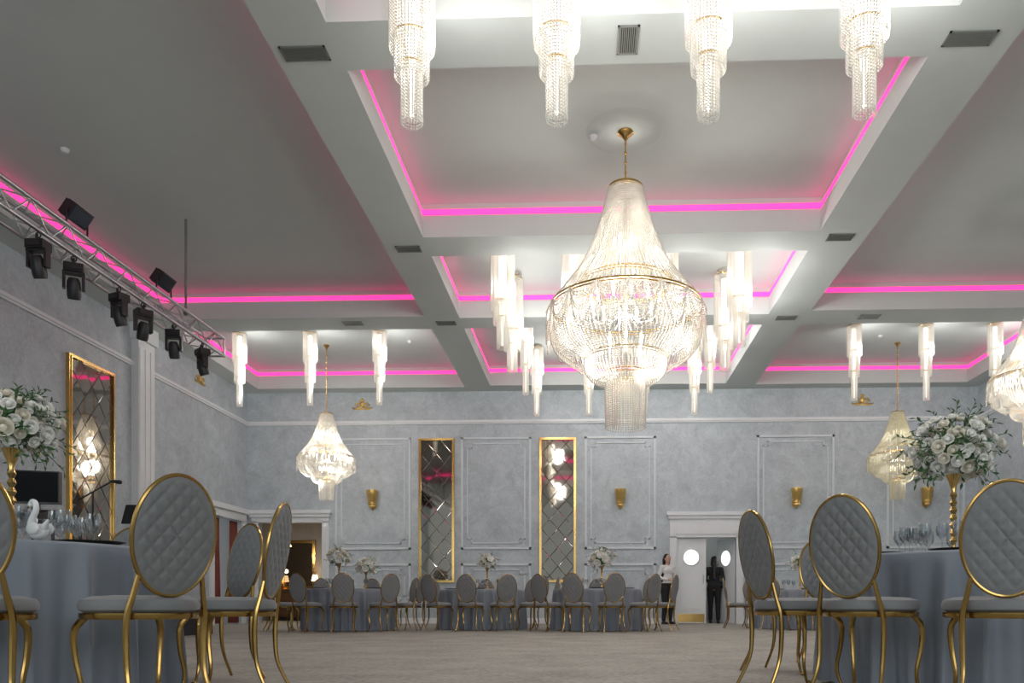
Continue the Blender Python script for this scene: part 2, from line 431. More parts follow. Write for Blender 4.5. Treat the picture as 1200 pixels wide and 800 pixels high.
def tlamp(x):
    r = empty('table_lamp', (x, 22.55, .9)); g = MB(); g.lathe([(0,0),(.07,0),(.06,.02),(.02,.05),(.03,.12),(.012,.2),(.012,.26),(0,.26)], 16); g.obj('base', DGOLD, r)
    g = MB(); g.lathe([(.10,.24),(.065,.42),(.06,.42),(.095,.24)], 20); g.obj('lamp_shade', WARML, r); plight(r, (0,-.05,.55), 2.5, (1,.75,.5), .06); tag(r, 'small warm table lamp on the sideboard', 'table lamp', 'lounge table lamps')
tlamp(-8.95); tlamp(-7.85)
lr = empty('lounge_lamp', (-8.3, 21.4, 3.2)); g = MB(); g.tube([(0,0,0),(0,0,-.95)], .01); g.obj('lamp_cord', DGOLD, lr); g = MB(); g.lathe([(.02,-.95),(.12,-1.0),(.2,-1.15),(.19,-1.15),(.1,-1.02)], 20); g.obj('lamp_shade', WARML, lr); plight(lr, (0,0,-1.3), 16, (1,.86,.7)); tag(lr, 'warm glowing pendant lamp in the lounge', 'pendant lamp')
m = MB(); m.box(XL-2.6, 16.8, 0, XL-2.5, YB-.1, 3.0); m.box(XL-2.6, 16.7, 0, XL-T, 16.8, 3.0); m.box(XL-2.6, YB-.1, 0, XL-T, YB, 3.0); m.box(XL-2.6, 16.7, 3.0, XL-T, YB, 3.1)
struct(m.obj('wall_annex', CORRW, smooth=False), 'pale walls of the annex beyond the curtained opening', 'wall')
m = MB(); m.box(XL-2.5, 17.8, .5, XL-2.47, 19.3, 2.5, 0)
for y in (17.8, 18.55, 19.27): m.box(XL-2.47, y-.03, .45, XL-2.44, y+.03, 2.55, 1)
struct(m.obj('window_1', [DAY, WHITE], smooth=False), 'bright daylit window with white mullions', 'window')
def curtain(loc, w, rz, h):
    g = MB(); n = 60; vs = []; fs = []
    for k, z in enumerate((.03, h*.4, h*.75, h)):
        for i in range(n+1):
            u = i/n
            ww = w*(1 if k != 2 else .9)
            vs.append((ww*(u-.5), .05*sin(u*pi*14)*(1.1-.25*k), z))
    for k in range(3):
        for i in range(n): fs.append((k*(n+1)+i, k*(n+1)+i+1, (k+1)*(n+1)+i+1, (k+1)*(n+1)+i))
    g.add(vs, fs); o = g.obj('curtain', CURTAIN, fix=False); o.location = loc; o.rotation_euler[2] = rz
    s = o.modifiers.new('t', 'SOLIDIFY'); s.thickness = .01
    tag(o, 'heavy burgundy curtain hanging in the side opening', 'curtain', 'burgundy curtains')
curtain((XL-.1, 18.0, 0), .42, pi/2, 2.48); curtain((XL-.1, 18.98, 0), .36, pi/2, 2.48)

# ------------------------------------------------------------------ mirrors
def mirror_panel(w, h, tw, th, loc, rz, label, tilt=.006):
    root = empty('wall_mirror', loc, rz)
    bm = bmesh.new()
    vs = [bm.verts.new(p) for p in ((0,0,0),(w,0,0),(w,0,h),(0,0,h))]; bm.faces.new(vs)
    nmax = int(w/tw+h/th)+2
    for sgn in (1, -1):
        no = Vector((1/tw, 0, sgn/th)).normalized()
        for k in range(-nmax, nmax+1):
            co = Vector((w/2 + k*tw, 0, h/2))
            geom = bm.verts[:]+bm.edges[:]+bm.faces[:]
            bmesh.ops.bisect_plane(bm, geom=geom, plane_co=co, plane_no=no, dist=1e-5)
    bm.normal_update()
    for f in bm.faces:
        if f.normal.y > 0: f.normal_flip()
    bmesh.ops.inset_individual(bm, faces=bm.faces[:], thickness=.015, depth=0.005)
    rr = random.Random(3)
    for f in bm.faces:
        if f.calc_area() > tw*th*.25:
            c0 = f.calc_center_median(); ax, az = rr.uniform(-tilt, tilt), rr.uniform(-tilt, tilt)
            for v in f.verts: v.co.y += (v.co.x-c0.x)*ax+(v.co.z-c0.z)*az
    me = bpy.data.meshes.new('mirror_glass'); bm.to_mesh(me); bm.free(); me.materials.append(MIRROR)
    child(me, 'mirror_glass', root, (0, -.03, 0))
    g = MB(); fw = .05
    g.box(-fw,-.06,-fw,0,0,h+fw); g.box(w,-.06,-fw,w+fw,0,h+fw); g.box(0,-.06,-fw,w,0,0); g.box(0,-.06,h,w,0,h+fw)
    g.box(-.015,-.075,-.015,0.005,-.02,h+.015); g.box(w-.005,-.075,-.015,w+.015,-.02,h+.015); g.box(0,-.075,-.015,w,-.02,.005); g.box(0,-.075,h-.005,w,-.02,h+.015)
    g.box(0,-.02,0,w,0,h)
    g.obj('mirror_frame', GOLD, root, smooth=False)
    tag(root, label, 'mirror', 'tall gold wall mirrors')
mirror_panel(.78, 3.44, .39, .46, (-4.14, YB, 1.06), 0, 'tall gold-framed bronze mirror with diamond pattern')
mirror_panel(.80, 3.44, .40, .46, (-1.17, YB, 1.06), 0, 'tall gold-framed bronze mirror with diamond pattern')
mirror_panel(1.15, 3.44, .38, .46, (XL, 12.7, 1.08), pi/2, 'wide gold-framed diamond pattern mirror on the stage wall', .012)

# ------------------------------------------------------------------ sconces & crests
def sconce():
    root = empty('wall_sconce')
    g = MB(); g.box(-.10,-.02,-.26,.10,0,.28); g.lathe([(.0,-.34),(.03,-.31),(.05,-.27)], 12, c=(0,-.03,0)); g.obj('backplate', DGOLD, root)
    g = MB(); g.lathe([(.05,-.25),(.10,-.23),(.09,-.17),(.125,-.15),(.125,-.05),(.14,-.03),(.14,.1),(.16,.13),(.165,.28),(.145,.28),(.12,.1),(.03,-.1)], 32, c=(0,-.15,0), mod=lambda a: 1+.05*cos(12*a)); g.obj('fluted_cup', DGOLD, root)
    g = MB(); g.tube([(0,-.01,-.1),(0,-.08,-.16),(0,-.14,-.2)], .015); g.obj('bracket', DGOLD, root)
    g = MB(); g.ell((0,-.14,.14), .05,.05,.07); g.obj('bulb', CORE, root)
    root.scale = (.8,)*3
    tag(root, 'gold fluted cup wall sconce inside a moulded panel', 'wall lamp', 'gold wall sconces'); return root
s0 = sconce(); s0.location = (-5.33, YB, 3.05)
for x in (.76, 5.0, 8.1): dup(s0, (x, YB, 3.05))
def crest():
    g = MB()
    for s in (-1, 1):
        pts = []
        for i in range(22):
            t = i/21; a = t*2.6*pi; r = .075*(1-t*.75)
            pts.append((s*(.13+r*cos(a)-.03), -.02, .02+r*sin(a)))
        g.tube(pts, [.016*(1-.5*i/21) for i in range(22)], 6)
        g.tube([(0,-.02,.0),(s*.1,-.02,-.06),(s*.22,-.02,-.05),(s*.27,-.02,-.02)], [.02,.022,.016,.006], 6)
    g.ell((0,-.02,.05),.05,.025,.08); g.box(-.2,-.015,-.08,.2,0,-.055)
    for a in (-.5,0,.5): g.ell((sin(a)*.06,-.025,.1+.05*cos(a)),.018,.018,.04)
    o = g.obj('wall_ornament', DGOLD); tag(o, 'small gold scrolled crest ornament fixed high on the wall', 'wall ornament', 'gold crest ornaments'); return o
c0 = crest(); c0.location = (-5.6, YB, 5.36)
dup(c0, (6.6, YB, 5.36)); dup(c0, (XL, 17.1, 5.36), pi/2)

# ------------------------------------------------------------------ ceiling vents & detectors
def vent(x, y, w, d, along):
    g = MB(); z = ZB
    g.box(-w/2,-d/2,-.012,w/2,-d/2+.02,.0); g.box(-w/2,d/2-.02,-.012,w/2,d/2,0); g.box(-w/2,-d/2,-.012,-w/2+.02,d/2,0); g.box(w/2-.02,-d/2,-.012,w/2,d/2,0)
    n = 9
    for k in range(n):
        if along == 'x':
            yy = -d/2+.02+(d-.04)*(k+.5)/n; g.box(-w/2+.02, yy-.004, -.012, w/2-.02, yy+.004, -.001)
        else:
            xx = -w/2+.02+(w-.04)*(k+.5)/n; g.box(xx-.004, -d/2+.02, -.012, xx+.004, d/2-.02, -.001)
    g.box(-w/2+.01,-d/2+.01,-.003,w/2-.01,d/2-.01,0,1)  # flat black sheet painted as the shade between the louvres
    o = g.obj('air_vent', [GRILLE, VENTSHADE], smooth=False); o.location = (x, y, z)
    tag(o, 'grey louvred air vent grille set in the ceiling beam', 'air vent', 'ceiling air vents')
vent(-2.7, 7.48, .44, .2, 'x'); vent(.36, 7.41, .2, .38, 'y'); vent(3.52, 7.5, .44, .2, 'x')
for (x, y) in ((-2.66,11.65),(3.58,11.5),(-4.4,14.7),(-2.66,14.75),(3.6,14.7),(5.1,14.7)): vent(x, y, .36, .2, 'x')
for (x, y, z) in ((.05, 9.75, ZT), (-6.6, 9.8, ZT), (6.2, 17.2, ZT), (-3.9, 17.2, ZT)):
    g = MB(); g.lathe([(.0,0),(.055,0),(.05,-.025),(.03,-.045),(0,-.045)], 20); o = g.obj('smoke_detector', WHITE); o.location = (x, y, z)
    tag(o, 'small round white smoke detector on the ceiling', 'smoke detector', 'smoke detectors')
g = MB(); g.lathe([(0,0),(.48,0),(.46,-.005),(.42,-.009),(.36,-.005),(.3,-.004),(0,-.004)], 48, c=(.44, 9.68, ZT))
o = g.obj('trim_30', CEIL); struct(o, 'shallow round plaster ceiling rose around the chandelier mount', 'ceiling rose')

# ------------------------------------------------------------------ chandeliers
def chandelier(name, S, stem, cryst, W, label, fine=1.):
    root = empty(name)
    z0 = -stem
    def P(r, z, a): return (r*S*cos(a), r*S*sin(a), z0+z*S)
    g = MB(); g.lathe([(0,0),(.09*S,0),(.1*S,-.02),(.05*S,-.06),(.02*S,-.1),(0,-.1)], 24); g.obj('canopy', GOLD, root)
    g = MB(); g.tube([(0,0,-.08), (0,0,z0)], .010, 8)
    for k in range(int(stem/.12)): g.ell((0,0,-.14-k*.12), .017,.017,.03, 8, 6)
    g.obj('stem', GOLD, root)
    def ring(nm, r, z, t, n=72):
        g = MB(); pts = [P(r, z, 2*pi*i/n) for i in range(n)]
        g.tube(pts, t*S, 6, True); g.tube([(p[0], p[1], p[2]-.035*S) for p in pts], t*S*.7, 6, True)
        g.obj(nm, GOLD, root)
    ring('crown_ring', .20, 0, .014); ring('inner_ring', .56, -1.16, .009); ring('main_ring', .91, -1.44, .011); ring('tier_band', .5, -2.06, .006); ring('tail_ring', .25, -2.24, .008)
    g = MB(); g.lathe([(.02*S,z0),(.025*S,z0-.3*S),(.02*S,z0-.6*S),(.03*S,z0-.8*S),(.035*S,z0-1.1*S),(.05*S,z0-1.25*S),(.03*S,z0-1.4*S),(.04*S,z0-1.7*S),(.03*S,z0-1.9*S),(.02*S,z0-2.3*S)], 20); g.obj('central_column', CHROME, root)
    g = MB(); st = .027*S*fine; br = .0104*S*fine
    n = int(104/fine)
    for i in range(n):
        a = 2*pi*i/n
        pts = smooth_path([P(.20,0,a),P(.275,-.28,a),P(.385,-.62,a),P(.53,-.94,a),P(.72,-1.2,a),P(.90,-1.42,a)], st); g.beads(pts, br)
    m_ = int(60/fine)
    for i in range(m_):
        a = 2*pi*i/m_+.05
        g.beads(smooth_path([P(.15,-.05,a),P(.22,-.45,a),P(.36,-.85,a),P(.56,-1.16,a)], st*1.15), br)
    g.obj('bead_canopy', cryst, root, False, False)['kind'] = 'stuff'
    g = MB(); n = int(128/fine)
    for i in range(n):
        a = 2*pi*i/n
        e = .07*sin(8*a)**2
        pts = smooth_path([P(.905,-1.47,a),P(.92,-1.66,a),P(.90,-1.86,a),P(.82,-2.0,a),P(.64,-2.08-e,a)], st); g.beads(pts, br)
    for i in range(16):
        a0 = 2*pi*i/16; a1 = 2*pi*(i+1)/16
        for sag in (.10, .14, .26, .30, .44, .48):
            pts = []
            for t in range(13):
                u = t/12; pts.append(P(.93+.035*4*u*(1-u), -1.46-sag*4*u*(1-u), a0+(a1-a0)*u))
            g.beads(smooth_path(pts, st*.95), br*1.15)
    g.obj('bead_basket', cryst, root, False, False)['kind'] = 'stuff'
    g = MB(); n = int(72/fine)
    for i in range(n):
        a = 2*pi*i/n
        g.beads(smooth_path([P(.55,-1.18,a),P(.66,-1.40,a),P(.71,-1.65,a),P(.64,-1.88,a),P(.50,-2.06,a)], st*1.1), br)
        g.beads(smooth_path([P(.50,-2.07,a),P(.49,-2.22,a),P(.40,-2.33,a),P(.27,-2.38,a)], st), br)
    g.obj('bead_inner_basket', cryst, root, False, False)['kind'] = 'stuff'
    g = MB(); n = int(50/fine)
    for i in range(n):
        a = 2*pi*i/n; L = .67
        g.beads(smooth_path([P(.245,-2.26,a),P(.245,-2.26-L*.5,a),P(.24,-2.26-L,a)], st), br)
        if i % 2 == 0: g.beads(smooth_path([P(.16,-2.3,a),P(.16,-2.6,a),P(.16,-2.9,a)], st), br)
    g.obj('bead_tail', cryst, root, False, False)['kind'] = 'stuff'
    ga = MB(); ga.tube([(0.03*S,0,z0-1.5*S),(.2*S,0,z0-1.66*S),(.33*S,0,z0-1.66*S),(.42*S,0,z0-1.58*S),(.42*S,0,z0-1.5*S)], .006*S, 6); ga.lathe([(.01*S,z0-1.52*S),(.03*S,z0-1.48*S),(.03*S,z0-1.46*S),(0,z0-1.46*S)], 12, c=(.42*S,0,0)); am = ga.mesh('lamp_arm', [CHROME])
    gb = MB(); gb.lathe([(.010*S,0),(.012*S,.06*S),(.018*S,.08*S),(.020*S,.11*S),(.012*S,.15*S),(.003*S,.17*S)], 10); bmh = gb.mesh('candle_bulb', [BULB])
    for i in range(12):
        a = 2*pi*i/12+.13
        child(am, 'lamp_arm', root, rot=(0,0,a)); child(bmh, 'candle_bulb', root, (.42*S*cos(a), .42*S*sin(a), z0-1.46*S))
    for i in range(6):
        a = 2*pi*i/6
        child(bmh, 'candle_bulb', root, (.13*S*cos(a), .13*S*sin(a), z0-.75*S)); child(bmh, 'candle_bulb', root, (.22*S*cos(a+.5), .22*S*sin(a+.5), z0-1.95*S))
    plight(root, (0,0,z0-1.0*S), W*.35, rad=.2*S); plight(root, (0,0,z0-1.75*S), W*.65, rad=.3*S)
    tag(root, label, 'chandelier'); return root
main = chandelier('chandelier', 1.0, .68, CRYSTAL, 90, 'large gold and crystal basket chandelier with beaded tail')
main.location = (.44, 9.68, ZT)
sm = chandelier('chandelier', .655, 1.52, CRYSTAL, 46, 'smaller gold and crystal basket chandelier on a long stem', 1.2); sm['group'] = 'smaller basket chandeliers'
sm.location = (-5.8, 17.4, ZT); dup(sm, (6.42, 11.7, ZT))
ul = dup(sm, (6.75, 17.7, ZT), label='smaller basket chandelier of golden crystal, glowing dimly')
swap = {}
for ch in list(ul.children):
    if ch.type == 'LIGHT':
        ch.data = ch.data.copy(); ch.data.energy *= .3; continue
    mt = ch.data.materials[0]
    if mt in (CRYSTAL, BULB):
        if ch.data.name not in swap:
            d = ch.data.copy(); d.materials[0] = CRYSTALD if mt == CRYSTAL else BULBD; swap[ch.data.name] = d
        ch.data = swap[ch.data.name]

# ------------------------------------------------------------------ tiered pendants
def pendant(tiers, top, W, label, group, st=.03, br=.0115):
    root = empty('crystal_pendant')
    g = MB(); g.lathe([(0,0),(tiers[0][0]*.8,0),(tiers[0][0]*.8,-.03),(0,-.03)], 24); g.obj('canopy', CHROME, root)
    g = MB(); g.tube([(0,0,-.02),(0,0,tiers[-1][1]+.1)], .008, 6); g.obj('stem', CHROME, root)
    gb = MB()
    prev = top
    for k, (r, zb, n) in enumerate(tiers):
        zt = top if k == 0 else prev+.10
        gr = MB()
        gr.tube([(r*cos(2*pi*i/32), r*sin(2*pi*i/32), zt+.01) for i in range(32)], .009, 6, True)
        for j in range(3):
            a = 2*pi*j/3; gr.tube([(0,0,zt+.02),(r*cos(a),r*sin(a),zt+.01)], .006, 5)
        gr.obj('tier_ring', GOLD, root)
        for i in range(n):
            a = 2*pi*i/n
            L = zt-zb
            gb.beads([(r*cos(a), r*sin(a), zt-q*st) for q in range(int(L/st)+1)], br)
        for i in range(int(n*.6)):
            a = 2*pi*i/int(n*.6)+.1; r2 = r*.72
            gb.beads([(r2*cos(a), r2*sin(a), zt-q*st) for q in range(int((zt-zb)*.95/st))], br)
        prev = zb
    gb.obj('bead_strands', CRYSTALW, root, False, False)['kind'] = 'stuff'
    g = MB(); r0 = tiers[0][0]
    g.lathe([(.01,top-.02),(r0*.35,top-.04),(r0*.35,tiers[0][1]+.12),(r0*.25,tiers[0][1]+.04),(r0*.16,tiers[1][1]),(r0*.10,tiers[1][1]-.05),(r0*.08,tiers[2][1]+.08),(.01,tiers[2][1]+.07)], 16)
    g.obj('lamp_core', CORE, root)
    plight(root, (r0*1.9, 0, (tiers[0][1])*.9), W, (1,.98,.94), .15)
    tag(root, label, 'pendant lamp', group); return root
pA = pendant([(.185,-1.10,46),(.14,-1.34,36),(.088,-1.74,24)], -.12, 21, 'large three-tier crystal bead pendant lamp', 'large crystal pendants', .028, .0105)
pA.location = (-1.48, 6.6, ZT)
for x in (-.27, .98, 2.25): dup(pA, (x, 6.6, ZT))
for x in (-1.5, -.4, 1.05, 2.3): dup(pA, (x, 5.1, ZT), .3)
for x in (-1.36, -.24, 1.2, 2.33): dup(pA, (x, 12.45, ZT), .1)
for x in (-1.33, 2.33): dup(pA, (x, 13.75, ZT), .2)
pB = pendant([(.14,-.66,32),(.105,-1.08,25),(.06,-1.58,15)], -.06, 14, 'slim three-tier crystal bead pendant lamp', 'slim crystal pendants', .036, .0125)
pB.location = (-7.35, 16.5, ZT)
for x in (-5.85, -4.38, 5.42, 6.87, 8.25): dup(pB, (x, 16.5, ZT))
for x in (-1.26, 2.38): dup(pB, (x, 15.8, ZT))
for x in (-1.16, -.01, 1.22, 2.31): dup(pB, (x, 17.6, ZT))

# ------------------------------------------------------------------ truss & stage lights
tx, tz, ty0, ty1, th = -6.1, 4.52, 5.0, 12.8, .29
root = empty('lighting_truss', (tx, ty0, tz))
for (x, z) in ((-th/2,0),(th/2,0),(-th/2,th),(th/2,th)):
    g = MB(); g.tube([(x,0,z),(x,ty1-ty0,z)], .025, 10); g.obj('chord', SILVER, root)
g = MB(); L = ty1-ty0; n = 26
for k in range(n):
    a, b = L*k/n, L*(k+1)/n
    e = (k % 2)
    for (p, q) in (((-th/2,0),(th/2,0)),((-th/2,th),(th/2,th)),((-th/2,0),(-th/2,th)),((th/2,0),(th/2,th))):
        if e: p, q = q, p
        g.tube([(p[0],a,p[1]),(q[0],b,q[1])], .009, 6)
for a in (0, L):
    for (p, q) in (((-th/2,0),(th/2,0)),((-th/2,th),(th/2,th)),((-th/2,0),(-th/2,th)),((th/2,0),(th/2,th))): g.tube([(p[0],a,p[1]),(q[0],a,q[1])], .016, 6)
g.obj('lacing', SILVER, root)
for y in (1.2, 6.65):
    g = MB(); g.tube([(.1,y,th-.01),(.1,y,ZT-tz)], .018, 8); g.ell((.1,y,th),.04,.04,.04); g.obj('support_rod', GRILLE, root)
tag(root, 'aluminium box lighting truss hung from the ceiling', 'truss')
def moving_head():
    r = empty('moving_head_light')
    g = MB(); g.tube([(0,-.03,.02),(0,-.03,-.09)], .02); g.tube([(.035*cos(2*pi*i/16),-.0,.02+.035*sin(2*pi*i/16)) for i in range(16)], .01, 6, True); g.obj('clamp', BLACK, r)
    g = MB(); g.box(-.13,-.1,-.17,.13,.1,-.06); g.box(-.10,-.12,-.15,.10,.12,-.08); g.obj('base', BLACK, r, smooth=False)
    g = MB()
    for s in (-1,1): g.box(s*.125-.02,-.05,-.40,s*.125+.02,.05,-.18)
    g.box(-.145,-.06,-.20,.145,.06,-.17); g.obj('yoke', BLACK, r, smooth=False)
    X = Matrix.Translation((0,0,-.38)) @ Matrix.Rotation(radians(20), 4, 'X')
    g = MB(); g.lathe([(0,.14),(.06,.135),(.085,.09),(.095,.0),(.095,-.1),(.085,-.15),(0,-.15)], 20, X=X); g.obj('lamp_head', BLACK, r)
    g = MB(); g.lathe([(0,-.155),(.07,-.152),(.075,-.145)], 20, X=X); g.obj('lens', LENS, r)
    r.scale = (.78, .78, .85)
    tag(r, 'black moving head stage light clamped under the truss', 'stage light', 'moving head stage lights'); return r
mh = moving_head(); mh.location = (-6.02, 8.5, tz-.03)
for i, y in enumerate((9.1,10.0,10.55,11.35,12.2)): dup(mh, (-6.02, y, tz-.03), (.5,-.4,.9,.2,-.7)[i])
def flood():
    r = empty('flood_light')
    X = Matrix.Translation((0,0,.2)) @ Matrix.Rotation(radians(35), 4, 'Y')
    g = MB(); g.box(-.05,-.17,-.1,.05,.17,.1,X=X)
    for k in range(8): g.box(-.09,-.16+k*.045,-.09,-.05,-.15+k*.045,.09,X=X)
    g.obj('lamp_housing', BLACK, r, smooth=False)
    g = MB(); g.box(.05,-.15,-.08,.055,.15,.08,X=X); g.obj('lens', LENS, r, smooth=False)
    g = MB(); g.tube([(0,-.19,.2),(0,-.19,.02),(0,.19,.02),(0,.19,.2)], .012); g.obj('bracket', BLACK, r)
    tag(r, 'black flood light standing on top of the truss', 'stage light', 'truss flood lights'); return r
fl = flood(); fl.location = (-5.98, 9.1, tz+th+.01); dup(fl, (-5.98, 11.0, tz+th+.01))

# ------------------------------------------------------------------ stage & equipment
g = MB(); g.box(-8.45, 8.0, 0, -6.05, 12.6, .5); g.box(-8.45, 7.98, .46, -6.03, 12.62, .5, 0)
tag(g.obj('stage_platform', DARK, smooth=False), 'low black carpeted stage platform along the side wall', 'stage')
r = empty('equipment_desk', (-6.85, 9.4, .5)); g = MB(); g.box(-.6,-.3,.92,.6,.3,.96); g.obj('desk_top', BLACK, r, smooth=False)
for (x, y) in ((-.55,-.25),(.55,-.25),(-.55,.25),(.55,.25)):
    g = MB(); g.tube([(x,y,0),(x,y,.92)], .02); g.obj('leg', BLACK, r)
tag(r, 'black equipment desk on the stage', 'desk')
r = empty('mixing_console', (-6.9, 9.3, 1.46)); g = MB(); g.add([(-.45,-.18,0),(.45,-.18,0),(.45,.14,0),(-.45,.14,0),(-.45,-.18,.08),(.45,-.18,.08),(.45,.14,.16),(-.45,.14,.16)], [(0,3,2,1),(4,5,6,7),(0,1,5,4),(1,2,6,5),(2,3,7,6),(3,0,4,7)]); g.obj('console_body', BLACK, r, smooth=False)
g = MB()
for i in range(14): g.box(-.42+i*.06,-.13+.02*(i%3),.09,-.40+i*.06,-.10+.02*(i%3),.125)
g.obj('fader_knobs', CHROME, r, smooth=False); tag(r, 'black sound mixing console with faders on the desk', 'mixing console')
r = empty('monitor', (-6.82, 9.6, 1.46)); r.rotation_euler[2] = .35; g = MB(); g.box(-.25,-.02,.26,.25,.10,.66); g.obj('casing', BLACK, r, smooth=False); g = MB(); g.box(-.235,-.023,.275,.235,-.02,.645); g.obj('screen', SCREEN, r, smooth=False)
g = MB(); g.box(-.03,.02,.02,.03,.05,.3); g.box(-.1,-.05,0,.1,.09,.02); g.obj('stand', BLACK, r, smooth=False); tag(r, 'black boxy monitor on a stand with a dark screen', 'monitor')
def mic(x, y, h, a):
    r = empty('microphone_stand', (x, y, .5)); g = MB(); g.lathe([(0,0),(.13,0),(.13,.015),(.02,.03),(0,.03)], 20); g.obj('base', BLACK, r)
    g = MB(); g.tube([(0,0,.02),(0,0,h)], .014); g.obj('pole', BLACK, r); g = MB(); g.tube([(-.3*cos(a),-.3*sin(a),h-.1),(.35*cos(a),.35*sin(a),h+.14)], .011); g.obj('boom_arm', BLACK, r)
    g = MB(); g.caps((.35*cos(a),.35*sin(a),h+.14),(.5*cos(a),.5*sin(a),h+.12),.022,.03); g.obj('microphone', BLACK, r); tag(r, 'black microphone stand with boom arm on the stage', 'microphone stand', 'microphone stands')
mic(-7.0, 11.0, 1.55, -.3); mic(-6.3, 12.0, 1.3, .4); mic(-7.3, 10.2, 1.5, 2.4)
r = empty('music_stand', (-6.4, 11.1, .5)); g = MB()
for k in range(3): a = k*2*pi/3; g.tube([(0,0,.25),(.25*cos(a),.25*sin(a),.01)], .01)
g.obj('tripod', BLACK, r); g = MB(); g.tube([(0,0,.2),(0,0,1.15)], .012); g.obj('pole', BLACK, r)
g = MB(); g.box(-.25,-.01,0,.25,.01,.3,X=Matrix.Translation((0,0,1.12)) @ Matrix.Rotation(-.4,4,'X')); g.obj('desk_plate', BLACK, r, smooth=False); tag(r, 'black tripod music stand on the stage', 'music stand')
r = empty('loudspeaker', (-7.9, 8.6, .5)); g = MB(); g.box(-.2,-.2,0,.2,.2,.75); g.obj('cabinet', BLACK, r, smooth=False)
g = MB(); g.lathe([(.15,0),(.15,.02),(.05,.0)], 20, X=Matrix.Translation((0,-.2,.25)) @ Matrix.Rotation(pi/2,4,'X')); g.obj('speaker_cone', DARK, r); g = MB(); g.lathe([(.07,0),(.07,.02),(.02,.0)], 20, X=Matrix.Translation((0,-.2,.58)) @ Matrix.Rotation(pi/2,4,'X')); g.obj('speaker_cone', DARK, r); tag(r, 'black stage loudspeaker cabinet', 'loudspeaker')

# ------------------------------------------------------------------ chairs
def build_chair():
    root = empty('dining_chair')
    ZC, SH, SW = .745, .235, .172
    def bk(x, z, off): return (x, -.205-(z-.5)*.17+off, z)
    g = MB(); nr, ns = 36, 120
    for side in (1, -1):
        vs = []; fs = []
        for k in range(nr+1):
            rho = k/nr
            for i in range(ns):
                a = 2*pi*i/ns; x = rho*SW*cos(a); z = rho*SH*sin(a)
                p, q = (x/.066+z/.084), (x/.066-z/.084)
                qq = min(abs(sin(pi*p)), abs(sin(pi*q)))**.5
                y = .006+.007*(1-rho**4)+.0105*qq*(1-rho**10)
                vs.append(bk(x, ZC+z, side*y))
        for k in range(nr):
            for i in range(ns):
                j = (i+1) % ns; fs.append((k*ns+i, k*ns+j, (k+1)*ns+j, (k+1)*ns+i))
        g.add(vs, fs)
    o = g.obj('backrest', FABRIC, root, smooth=False, fix=False); o['label'] = 'grey diamond-quilted oval backrest'
    bm = bmesh.new(); bm.from_mesh(o.data); bmesh.ops.remove_doubles(bm, verts=bm.verts, dist=.0002); bmesh.ops.recalc_face_normals(bm, faces=bm.faces); bm.to_mesh(o.data); bm.free()
    for p in o.data.polygons: p.use_smooth = True
    g = MB(); g.tube([bk((SW+.004)*cos(2*pi*i/64), ZC+(SH+.005)*sin(2*pi*i/64), 0) for i in range(64)], .009, 8, True)
    g.obj('backrest_frame', CGOLD, root)
    g = MB(); g.lathe([(0,.435),(.205,.435),(.228,.448),(.232,.468),(.222,.490),(.18,.503),(.1,.508),(0,.509)], 48, mod=lambda a: 1+.03*cos(4*a))
    g.obj('seat', FABRIC, root)
    g = MB(); g.lathe([(.20,.41),(.222,.41),(.226,.418),(.226,.435),(.20,.436),(.198,.42)], 48, mod=lambda a: 1+.03*cos(4*a)); g.obj('seat_rail', CGOLD, root)
    def path(pts, r0, r1):
        p = smooth_path(pts, .03); return p, [r0+(r1-r0)*i/(len(p)-1) for i in range(len(p))]
    gf = MB(); p, rr = path([(.155,.135,.42),(.185,.165,.36),(.18,.165,.25),(.165,.15,.13),(.175,.17,.04),(.195,.195,.002)], .016, .008); gf.tube(p, rr, 8); gf.ell((.198,.2,.012),.016,.016,.012,10,6); fm = gf.mesh('leg', [CGOLD])
    gb = MB(); p, rr = path([bk(.135,.585,0),(.150,-.205,.50),(.165,-.19,.42),(.165,-.185,.30),(.165,-.20,.16),(.185,-.27,.004)], .013, .013); gb.tube(p, [.0095+.004*sin(pi*min(1,i/len(p)*1.3)) for i in range(len(p))], 8); bmh = gb.mesh('leg', [CGOLD])
    child(fm, 'leg', root); child(bmh, 'leg', root)
    child(fm, 'leg', root, sc=(-1,1,1)); child(bmh, 'leg', root, sc=(-1,1,1))
    tag(root, 'gold-framed dining chair with grey quilted oval back', 'chair', 'banquet chairs')
    return root
ch0 = build_chair(); first = [True]
def put_chair(bx, by, tx_, ty_, back=True, turn=0., label=None):
    a = math.atan2(ty_-by, tx_-bx)+turn
    k = .24 if back else 0
    loc = (bx+k*cos(a), by+k*sin(a), 0); rz = a-pi/2
    if first[0]: ch0.location = loc; ch0.rotation_euler[2] = rz; first[0] = False
    else: dup(ch0, loc, rz)

